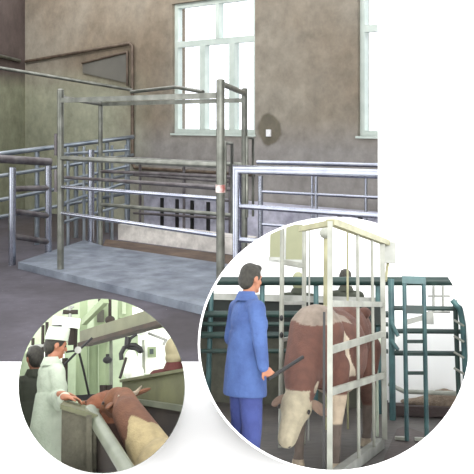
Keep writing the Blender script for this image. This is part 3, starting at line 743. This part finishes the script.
# white trough at the right
a, c = B.at(388,355,11.3), B.at(470,355,11.3)
wt = empty(B, 'trough', V((a.x,11.3,0)), 'long whitewashed trough wall on the right below the teal rails', 'trough')
m = MB(); m.box(((a.x+c.x)/2, 11.35, .43), (c.x-a.x, .08, .62)); build(B, m, 'trough_wall', M['wallB'], wt)
m = MB(); m.path([B.at(389,384,11.0), B.at(404,391.5,10.9), B.at(470,394,10.9)], .028, 8); build(B, m, 'lip', M['whitepipe'], wt)
m = MB(); m.box(((a.x+c.x)/2, 11.15, .07), (c.x-a.x, .4, .12)); build(B, m, 'plinth', M['darkmat_shade'], wt)  # kerb block coloured dark for the shadow band under the trough
m = MB(); n = 18
p0 = B.at(440,392,11.15)
for k in range(9):
    m.ell((p0.x-.36+k*.085, 11.2, .16), (.16,.09,.04+.15*math.exp(-((k-5)/2.6)**2)), None, 10, 6)
build(B, m, 'feed_heap', M['feed'], loc=p0, remesh=.02, label='brown heap of feed against the white trough wall', cat='feed')
# dark wet mat bottom right
m = MB(); q = [B.at(px,py,z=.012) for px, py in ((397,429),(405,426),(424,433),(440,462),(392,474),(384,458))]
m.prism(q, (0,0,-.01)); build(B, m, 'wet_mat', M['darkmat_shade'], loc=q[0], label='dark wet mat on the floor right of the crush base', cat='mat')
# things between cow and fence
m = MB(); m.box(B.at(374,314,9.9), (.14,.14,.22)); 
bx_ = build(B, m, 'control_box', M['lowwall'], loc=B.at(374,325,9.9), label='dark control box behind the crush, seen between the cow and end post', cat='box')
m = MB(); m.beam(B.at(374,325,9.9)+V((0,0,.03)), bz(374,9.9,0), .04, .04, V((0,1,0))); build(B, m, 'stand', M['lowwall'], bx_)
m = MB(); p = B.at(374,340,9.2); m.ell(p, (.10,.06,.04)); m.ell(p+V((-.06,0,-.05)), (.06,.05,.05)); m.ell(p+V((.06,0,-.03)), (.05,.05,.05)); m.cap(p, bz(376,9.2,.9), .03, .03); m.cap(bz(376,9.2,.9), bz(376,9.2,.02), .02, .02)
build(B, m, 'rag', M['white_cloth'], loc=p, remesh=.012, label='crumpled white rag hung on a stake behind the crush end', cat='rag')

# --- blue worker
feetB = bz(247, 6.45, 0)
fb = Fig(B, feetB, math.radians(-58), .965, 'person in blue work jacket and darker trousers standing beside the cow')
tipR = fb.L(B.at(267,371,6.25))
H_, W3_, jk = make_person(fb, armR=((.25,.0,1.13), (tipR.x,tipR.y-.03,tipR.z+.02), (0,.7,-.5), (-1,.2,0)), armL=((-.25,-.02,1.13), (-.2,.16,.93), (0,.7,-.6), (1,0,0)),
    head_yaw=math.radians(14), head_pitch=math.radians(-6), curlR=1.1, thick=.86, coat_len=.70)
m = MB(); st = fb.P(tipR+V((0,.05,-.04))); m.path([st-(B.at(301,358,6.5)-st)*.15, st, B.at(303,357,6.5)], .014, 8)
build(B, m, 'stick', M['black'], loc=st, label='dark stick held by the worker in blue, pointing at the cow', cat='stick')
# background people
fp = Fig(B, bz(346,12.25,0), math.radians(15), 1.085, 'dark clothed person standing behind the cow with a dark head of hair')
make_person(fp, ((.23,.05,1.13),(.2,.2,.95),(0,1,-.3),(-1,0,0)), ((-.23,.05,1.13),(-.2,.2,.95),(0,1,-.3),(1,0,0)), top='darkcloth', bottom='darkcloth', vox=.012)
fp = Fig(B, bz(298,12.25,0), math.radians(0), 1.05, 'person in dark clothes with a tan hood, standing beyond the crush')
Hh, W3h, _ = make_person(fp, ((.23,.05,1.13),(.2,.2,.95),(0,1,-.3),(-1,0,0)), ((-.23,.05,1.13),(-.2,.2,.95),(0,1,-.3),(1,0,0)), top='darkcloth', bottom='darkcloth', vox=.012, hair=None)
m = MB(); m.ell(Hh((0,-.015,.02)), (.092,.11,.118), W3h); m.ell(Hh((0,-.03,-.05)), (.085,.09,.09), W3h); build(B, m, 'hood', M['olive'], fp.e, remesh=.012)

# --- brown and white cow in the crush
BR, WH, GR = (90,58,47), (188,176,156), (128,116,104)
def paintB(p):
    x, y = B.px(p); nz = 3*math.sin(p.z*23)+2.5*math.sin(p.y*17+p.z*9)
    if p.y < 7.22 and p.z < .70-(.1 if p.x > -.2 else 0): return (150,142,120) if p.z > .1 else GR
    if p.z < .62: return ((160,146,126) if p.y < 7.9 else (84,58,48)) if p.z > .38 else (84,74,66)
    if p.y > 7.4:
        pass
    yc = 7.40+.04*math.sin(p.z*11)+(1.3-p.z)*.18
    if abs(p.y-yc) < .10+.025*math.sin(p.z*19) and p.z > .75 and p.x > -.15: return WH
    if 7.0 < p.y < 7.7 and p.z > 1.2+.012*nz: return GR
    return BR
def XS(y): return .20+(y-8.0)*.15-.18
cowB = dict(rump=V((.17,8.75,1.36)), hip=V((.09,8.35,1.39)), mid=V((.0,7.9,1.34)), shoulder=V((-.14,7.4,1.35)),
            neck=B.at(303,370,7.0), poll=B.at(300,394,6.8), muzzle=B.at(286,442,6.6), w=.25, hw=1.12, es=.85, eo=(0,.2,-.45), ear=(112,92,78))
make_cow(B, cowB, 1.0, paintB, 'brown and white cow with a pale face lowered, standing inside the white crush')

# ================================================================== SLAUGHTER LINE C (left circle)
c_ = Cc.at
def cz(px, D, z): p = Cc.at(px, 365, D); p.z = z; return p
def ct(par, nm, mt, pts, r, n=12):
    m = MB(); m.path(pts, r, n); return build(Cc, m, nm, M[mt], par)
M['wallC'] = mat('pale_green_wall', (166,178,150), .85, c2=(148,162,134), scale=1.2)
M['beamC'] = mat('olive_painted_beam', (108,110,84), .6, c2=(88,90,68), scale=3)
M['beamD'] = mat('dark_brown_flange', (64,50,36), .7, c2=(44,34,26), scale=5)  # underside plate, coloured darker than the beam web
M['greenpale'] = mat('pale_green_panel', (140,154,120), .7, c2=(120,136,104), scale=2)
M['machine'] = mat('white_enamel_and_window', (236,242,228), .45, c2=(222,230,212), scale=3)
M['concC'] = mat('rough_grey_pier', (82,80,66), .85, c2=(62,60,49), scale=5, bump=.6)
M['pipeC'] = mat('pale_grey_green_rail', (112,118,102), .4, .2, c2=(90,96,82), scale=4)
M['panelC'] = mat('olive_steel_panel', (92,94,64), .6, .1, c2=(76,78,52), scale=2, stretch=(1,1,.4))
M['darkC'] = mat('dark_brown_boards', (46,38,30), .8, c2=(32,26,22), scale=3)
grain(M['concC'], 9); grain(M['panelC'], 7, .8, 1.15); grain(M['wallC'], 4, .85, 1.1); grain(M['floorB'], 6); grain(M['lowwall2'], 6)
M['floorC'] = mat('dark_wet_floor', (60,58,48), .6, scale=2)
m = MB(); m.box((0,9,-.05), (10,12,.1)); struct(Cc, m, 'floor_line', M['floorC'])
m = MB(); m.box((0,12.4,2.0), (10,.1,4.4)); struct(Cc, m, 'wall_line_back', M['wallC'])
# bright windows built as flat white panels on the wall
for i, (x0, x1, y0, y1) in enumerate(((118,146,308,335), (138,184,330,368), (44,64,345,400))):
    a, c = c_(x0,y0,12.3), c_(x1,y1,12.3); m = MB(); m.box(((a.x+c.x)/2, 12.33, (a.z+c.z)/2), (c.x-a.x, .04, a.z-c.z))
    build(Cc, m, 'wall_panel', M['machine'], loc=c, label=('white panel standing for a bright window above the slanting beam', 'large white panel standing for a bright window right of the black gripper', 'narrow white panel standing for a bright window behind the person in white')[i], cat='panel')
# overhead beam
ob = empty(Cc, 'overhead_beam', c_(90,345,9.6), 'thick olive overhead beam slanting up to the right with a dark underside', 'beam')
m = MB(); m.beam(c_(84,337.5,9.8), c_(176,310.5,7.6), .10, .145); build(Cc, m, 'web', M['beamC'], ob)
m = MB(); m.beam(c_(84,344.5,9.8), c_(176,319.5,7.6), .16, .045); build(Cc, m, 'flange', M['beamD'], ob)
# verticals & frames up top
def cbox(nm, x0, y0, x1, y1, D, th, mt, label, cat, par=None):
    a, c = c_(x0,y0,D), c_(x1,y1,D); m = MB(); m.box(((a.x+c.x)/2, D, (a.z+c.z)/2), (abs(c.x-a.x), th, abs(a.z-c.z)))
    if par is not None: return build(Cc, m, nm, M[mt], par)
    return build(Cc, m, nm, M[mt], loc=((a.x+c.x)/2, D, c.z), label=label, cat=cat)
cbox('column', 80, 296, 87, 398, 10.6, .16, 'greenpale', 'pale green column rising behind the lamp housing', 'column')
hb = cbox('hoist_box', 94, 306, 109, 327, 10.2, .3, 'greenpale', 'pale green hoist box hanging above the slanting beam, left one', 'hoist')
cbox('inspection_plate', 97, 310, 104, 322, 10.02, .03, 'lowwall2', '', '', hb)
hb = cbox('hoist_box', 118, 300, 132, 318, 10.2, .3, 'greenpale', 'pale green hoist box hanging above the slanting beam, right one', 'hoist')
cbox('inspection_plate', 122, 300, 126, 314, 10.02, .03, 'wallC', '', '', hb)
m = MB(); m.beam(c_(84,322,9.6), c_(106,300,9.0), .06, .07); build(Cc, m, 'roof_brace', M['greenpale'], loc=c_(84,322,9.6), label='pale green brace rising steeply to the right near the top', cat='brace')
for i, (x, y) in enumerate(((110,320), (103,300))):
    m = MB(); p = c_(x,y,9.9); m.ell(p, (.06,.06,.05)); m.tube(p+V((0,0,.02)), p+V((0,0,.32)), .02)
    build(Cc, m, 'trolley_hook', M['darkC'], loc=p, label=('dark trolley hook under the pale hoist boxes' if i == 0 else 'dark trolley hook at the very top of the round view'), cat='hook')
# lamp housing (white) and rack upper-left
lh = empty(Cc, 'lamp_housing', c_(66,326,9.0), 'white box lamp housing on a dark bracket above the white cap', 'lamp')
m = MB(); m.beam(c_(53,321,9.0), c_(80,324,9.0), .16, .10); build(Cc, m, 'housing', M['machine'], lh)
m = MB(); m.box(c_(57,326,8.9), (.10,.05,.02)); build(Cc, m, 'slot', M['black'], lh)
ct(lh, 'bracket', 'darkC', [c_(63,312,9.1), c_(78,312,9.1)], .025); ct(lh, 'bracket', 'greymetal', [c_(62,314,9.1), c_(74,306,9.1)], .015)
ct(lh, 'bracket', 'greymetal', [c_(70,322,9.1), c_(70,306,9.1)], .02); ct(lh, 'hanger', 'darkC', [c_(72,326,9.05), c_(72,345,9.05)], .045)
ct(lh, 'hanger', 'darkC', [c_(76,327,9.05), c_(75,352,9.05)], .02)
sr = empty(Cc, 'steel_rack', cz(48,10.2,0), 'thin steel rack of dark uprights left of the white cap', 'rack')
for px, y in ((33,338), (43,325), (47,322)): ct(sr, 'upright', 'darkC', [cz(px,10.2,0), c_(px,y,10.2)], .02)
ct(sr, 'bar', 'greymetal', [c_(30,347,10.2), c_(50,345,10.2)], .025)
# winch and cable
wn = empty(Cc, 'winch', c_(79,352,8.6), 'dark winch wheel with a slanting lever behind the person in white', 'winch')
m = MB(); m.tube(c_(78,350,8.6), c_(78,350,8.52), .035); build(Cc, m, 'wheel', M['greymetal'], wn)
ct(wn, 'lever', 'black', [c_(64,365,8.5), c_(79,350,8.55), c_(92,338,8.6)], .012)
ct(wn, 'lever', 'black', [c_(66,352,8.5), c_(79,350,8.55)], .010)
ct(wn, 'cable', 'black', [c_(79,352,8.6), c_(84,372,8.7), c_(89,395,8.8)], .012)
ct(wn, 'stand', 'darkC', [c_(65,358,8.6), cz(65,8.6,0)], .03)
# pale panel screens
ps = cbox('sliding_door', 76, 343, 106, 399, 10.9, .06, 'greenpale', 'pale green sliding door in the middle behind the winch cable', 'door')
cbox('rib', 88, 345, 89, 398, 10.85, .04, 'wallC', '', '', ps); cbox('rib', 98, 345, 99, 398, 10.85, .04, 'wallC', '', '', ps)
pr = empty(Cc, 'pipe_stand', cz(108,9.8,0), 'pair of thin pale pipes with a dark valve hanging below the beam', 'pipe')
ct(pr, 'pipe', 'greenpale', [cz(107,9.8,0), c_(107,340,9.8)], .02); ct(pr, 'pipe', 'pipeC', [cz(111,9.8,0), c_(111,338,9.8)], .02)
m = MB(); m.ell(c_(107.5,360,9.7), (.055,.05,.04)); m.tube(c_(107.5,360,9.7), c_(107.5,354,9.7), .02); build(Cc, m, 'valve', M['black'], pr)
for x, y in ((109,385), (103,385)): ct(pr, 'strut', 'darkC', [c_(x,y,9.7), c_(x,397,9.7)], .04)
# gripper
gp = empty(Cc, 'hook_gripper', c_(127,344,8.3), 'black hanging gripper with curved claws under the slanting beam', 'gripper')
ct(gp, 'stem', 'black', [c_(128,337,8.3), c_(127,347,8.3)], .03)
ct(gp, 'claw', 'black', [c_(128,346,8.3), c_(124,348,8.25), c_(121,354,8.2), c_(121.5,360,8.2)], .022)
ct(gp, 'claw', 'black', [c_(128,345,8.3), c_(135,345,8.3), c_(140,348,8.3), c_(142,353,8.3)], .022)
ct(gp, 'claw', 'black', [c_(128,348,8.3), c_(136,349,8.25), c_(140,352,8.2)], .016)
ct(gp, 'lever', 'black', [c_(127,347,8.3), c_(131,338,8.3), c_(137,334,8.3)], .014)
ct(gp, 'push_rod', 'darkC', [c_(126,358,8.2), c_(120,378,8.1)], .014)
# pale sacks / carcass behind the panel
m = MB(); 
for x, y, r in ((131,358,.07), (134,366,.08), (129,370,.07), (137,374,.08)): m.ell(c_(x,y,8.9), (r,.07,r*1.3))
build(Cc, m, 'hanging_hide', M['machine'], loc=c_(131,366,8.9), remesh=.015, label='white lumpy bundle hanging behind the black gripper', cat='bundle')
mc = empty(Cc, 'white_machine', cz(154,9.2,0), 'white machine cabinet with a green panel right of the gripper', 'machine')
cbox('cabinet', 144, 346, 164, 373, 9.2, .4, 'machine', '', '', mc); gpn = cbox('green_panel', 147.5, 347, 156, 357, 8.98, .05, 'greenpale', '', '', mc)
cbox('display', 149.5, 349, 153.5, 354, 8.95, .03, 'green', '', '', gpn); cbox('side_rail', 142, 340, 145, 373, 9.0, .08, 'pipeC', '', '', mc)
ct(mc, 'arm', 'greymetal', [c_(148,333,9.0), c_(166,340,9.0), c_(163,345,9.0)], .015)
# olive steel panel and dark boards
op = empty(Cc, 'stall_panel', c_(150,402,7.3), 'olive steel stall panel on the right over dark boards', 'panel')
q = [c_(122,381,8.3), c_(190,369,6.6), c_(190,409.5,6.6), c_(122,399,8.3)]; m = MB(); m.prism(q, (.02,.06,0)); build(Cc, m, 'panel', M['panelC'], op)
m = MB(); m.beam(c_(122,399,8.26), c_(190,409.5,6.56), .04, .045); build(Cc, m, 'lower_rail', M['pipeC'], op)
m = MB(); m.beam(c_(122,381,8.26), c_(190,369,6.56), .05, .025); build(Cc, m, 'top_edge', M['panelC'], op)
q = [c_(122,399,8.34), c_(190,409.5,6.64)]; q += [V((q[1].x,q[1].y,0)), V((q[0].x,q[0].y,0))]; m = MB(); m.prism(q, (.02,.06,0)); build(Cc, m, 'boards', M['darkC'], op)
cbox('cross_bar', 69, 395.5, 110, 399, 8.9, .05, 'black', 'dark horizontal bar behind the cattle heads and pale door', 'bar')
m = MB(); a = c_(60,400,8.95); c = c_(112,400,8.95); m.box(((a.x+c.x)/2, 9.02, .6), (c.x-a.x, .06, 1.16))
build(Cc, m, 'back_boards', M['darkC'], loc=(a.x,9.02,0), label='dark boarding below the horizontal bar behind the cattle', cat='boards')
# pier and rail
pie = empty(Cc, 'concrete_pier', cz(78,6.6,0), 'rough grey pier end of the race that the person in white leans on', 'pier')
Lt, Rt = c_(61.8,406,6.5), c_(96.5,417,6.5); Lt2, Rt2 = c_(66,401.5,7.0), c_(98,411,7.0)
Pk, Pk2 = c_(88,413,6.45), c_(92,404.5,7.0)
def dn(p): return V((p.x, p.y, 0))
m = MB(); m.add([dn(Lt), dn(Rt), Rt, Lt, dn(Lt2), dn(Rt2), Rt2, Lt2], [(0,1,2,3),(5,4,7,6),(1,5,6,2),(4,0,3,7),(3,2,6,7),(0,4,5,1)]); build(Cc, m, 'pier', M['concC'], pie)
m = MB(); m.hexa([Lt+V((-.01,-.03,-.02)), Rt+V((.01,-.03,-.02)), Rt+V((.01,-.03,.015)), Lt+V((-.01,-.03,.015))], [Lt2+V((-.01,.02,-.02)), Rt2+V((.01,.02,-.02)), Rt2+V((.01,.02,.015)), Lt2+V((-.01,.02,.015))]); build(Cc, m, 'cap_plate', M['panelC'], pie)
m = MB(); m.beam(dn(c_(91,415,6.44)), c_(89,415,6.44), .04, .03, V((0,1,0))); build(Cc, m, 'edge_strip', M['concC'], pie)
rl = empty(Cc, 'race_rail', dn(c_(120,445,5.9)), 'thick pale round rail running down from the pier to the lower edge', 'rail')
m = MB(); m.tube(c_(90,411,6.75), c_(137,486,5.4), .052, 20); build(Cc, m, 'pipe', M['pipeC'], rl)
m = MB(); q0_, q1_ = c_(92,414,6.7), c_(137,486,5.4); m.hexa([dn(q0_), dn(q1_), q1_+V((0,0,-.03)), q0_+V((0,0,-.03))], [dn(q0_)+V((.05,.02,0)), dn(q1_)+V((.05,.02,0)), q1_+V((.05,.02,-.03)), q0_+V((.05,.02,-.03))]); build(Cc, m, 'side_boards', M['darkC'], rl)

# --- person in white
fc = Fig(Cc, cz(49, 7.9, .13), math.radians(-66), 1.0, 'person in white coat and tall white cap leaning on the grey pier')
wrR = fc.L(c_(69,399.5,6.85)); wrL = fc.L(c_(66,400,7.2))
Hc, W3c, _ = make_person(fc, armR=((.24,.02,1.10), tuple(wrR+V((0,-.03,.02))), (.1,1,-.15), (0,.1,-1)), armL=((-.22,.08,1.12), tuple(wrL+V((0,-.04,.05))), (.2,1,-.1), (0,.1,-1)),
    head_yaw=math.radians(-8), head_pitch=math.radians(-14), top='white_cloth', bottom='white_cloth', coat_len=.45, curlR=.5, bend=.03, thick=.80, shoulder_w=.155)
m = MB(); n = 28; vs = []
for zz, g in ((.045,.104), (.115,.1), (.165,.094), (.17,.05)):
    for k in range(n): a = 2*math.pi*k/n; vs.append(Hc((math.cos(a)*g*.92, math.sin(a)*g*1.05-.008, zz+.012*math.sin(a))))
m.add(vs, [(i*n+k, i*n+(k+1)%n, (i+1)*n+(k+1)%n, (i+1)*n+k) for i in range(3) for k in range(n)]+[tuple(range(3*n,4*n))], True)
build(Cc, m, 'cap', M['white_cloth'], fc.e)
# person behind left, dark
fd = Fig(Cc, cz(35.5, 8.9, 0), math.radians(25), 1.02, 'dark clothed person with black hair seen from behind at the left rim')
make_person(fd, ((.24,.02,1.12),(.2,.16,.95),(0,1,-.3),(-1,0,0)), ((-.24,.02,1.12),(-.2,.16,.95),(0,1,-.3),(1,0,0)), top='darkcloth', bottom='darkcloth', vox=.011)
# person at the right rim
fr = Fig(Cc, cz(174, 8.4, 0), math.radians(-20), 1.02, 'person in dark red with a cream hood standing behind the olive stall panel')
Hr, W3r, _ = make_person(fr, ((.24,.02,1.12),(.2,.2,1.0),(0,1,0),(-1,0,0)), ((-.24,.02,1.12),(-.2,.2,1.0),(0,1,0),(1,0,0)), top='darkred', bottom='darkcloth', vox=.011, hair=None)
m = MB(); m.ell(Hr((0,-.018,.025)), (.092,.105,.115), W3r); m.ell(Hr((0,-.03,-.06)), (.09,.09,.08), W3r); build(Cc, m, 'hood', M['cream'], fr.e, remesh=.012)

# --- cattle in the race
CR, BRW, DBR = (150,136,100), (106,68,44), (56,36,27)
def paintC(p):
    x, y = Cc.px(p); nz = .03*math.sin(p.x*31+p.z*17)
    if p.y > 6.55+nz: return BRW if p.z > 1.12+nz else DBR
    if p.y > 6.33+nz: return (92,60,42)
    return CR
cowC = dict(rump=V((.70,4.9,.93)), hip=V((.68,5.25,1.02)), mid=V((.62,5.65,1.03)), shoulder=V((.44,6.1,1.02)),
            neck=c_(128,413,6.55), poll=c_(124,398,6.75), muzzle=c_(107,407,6.95), ns=.8, eo=(.5,0,.35), w=.26, ear=(104,68,46), hs=V((.25,1,0)))
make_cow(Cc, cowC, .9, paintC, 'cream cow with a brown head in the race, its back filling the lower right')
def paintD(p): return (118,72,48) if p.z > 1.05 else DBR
sh_ = c_(112,408,7.9)
cowD = dict(rump=V((.03,8.5,1.0)), hip=V((.04,8.35,1.03)), mid=V((.05,8.15,1.03)), shoulder=V((.06,7.95,1.05)),
            neck=c_(108,404,7.75), poll=c_(101,402,7.6), muzzle=c_(89,409,7.45), w=.15, ear=(120,74,48))
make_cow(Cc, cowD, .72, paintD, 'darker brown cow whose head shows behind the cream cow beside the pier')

# ================================================================== LIGHT, CAMERA
wd = bpy.data.worlds.new('white_daylight'); bpy.context.scene.world = wd; wd.use_nodes = True
bg = wd.node_tree.nodes['Background']; bg.inputs[0].default_value = (.985,.99,1,1); bg.inputs[1].default_value = 2.7
sn = bpy.data.lights.new('fill_sun', 'SUN'); sn.energy = 2.2; sn.angle = math.radians(9); sn.color = (1,.98,.95)  # added frontal fill that whitens the page wall around the drums
so = bpy.data.objects.new('fill_sun', sn); C.objects.link(so); so.rotation_euler = V((-.055,1,-.37)).to_track_quat('-Z','Y').to_euler(); so.location = (1,-6,9)
cam_d = bpy.data.cameras.new('camera'); cam = bpy.data.objects.new('camera', cam_d); C.objects.link(cam)
cam.location = CAM; cam.rotation_euler = (math.radians(90), 0, 0)
cam_d.sensor_width = 36; cam_d.lens = 36*F/474; cam_d.shift_y = -(237-HY)/474; cam_d.clip_end = 200
bpy.context.scene.camera = cam
vs = bpy.context.scene.view_settings
vs.view_transform = 'Standard'; vs.look = 'None'; vs.exposure = 0; vs.gamma = 1; vs.use_curve_mapping = False
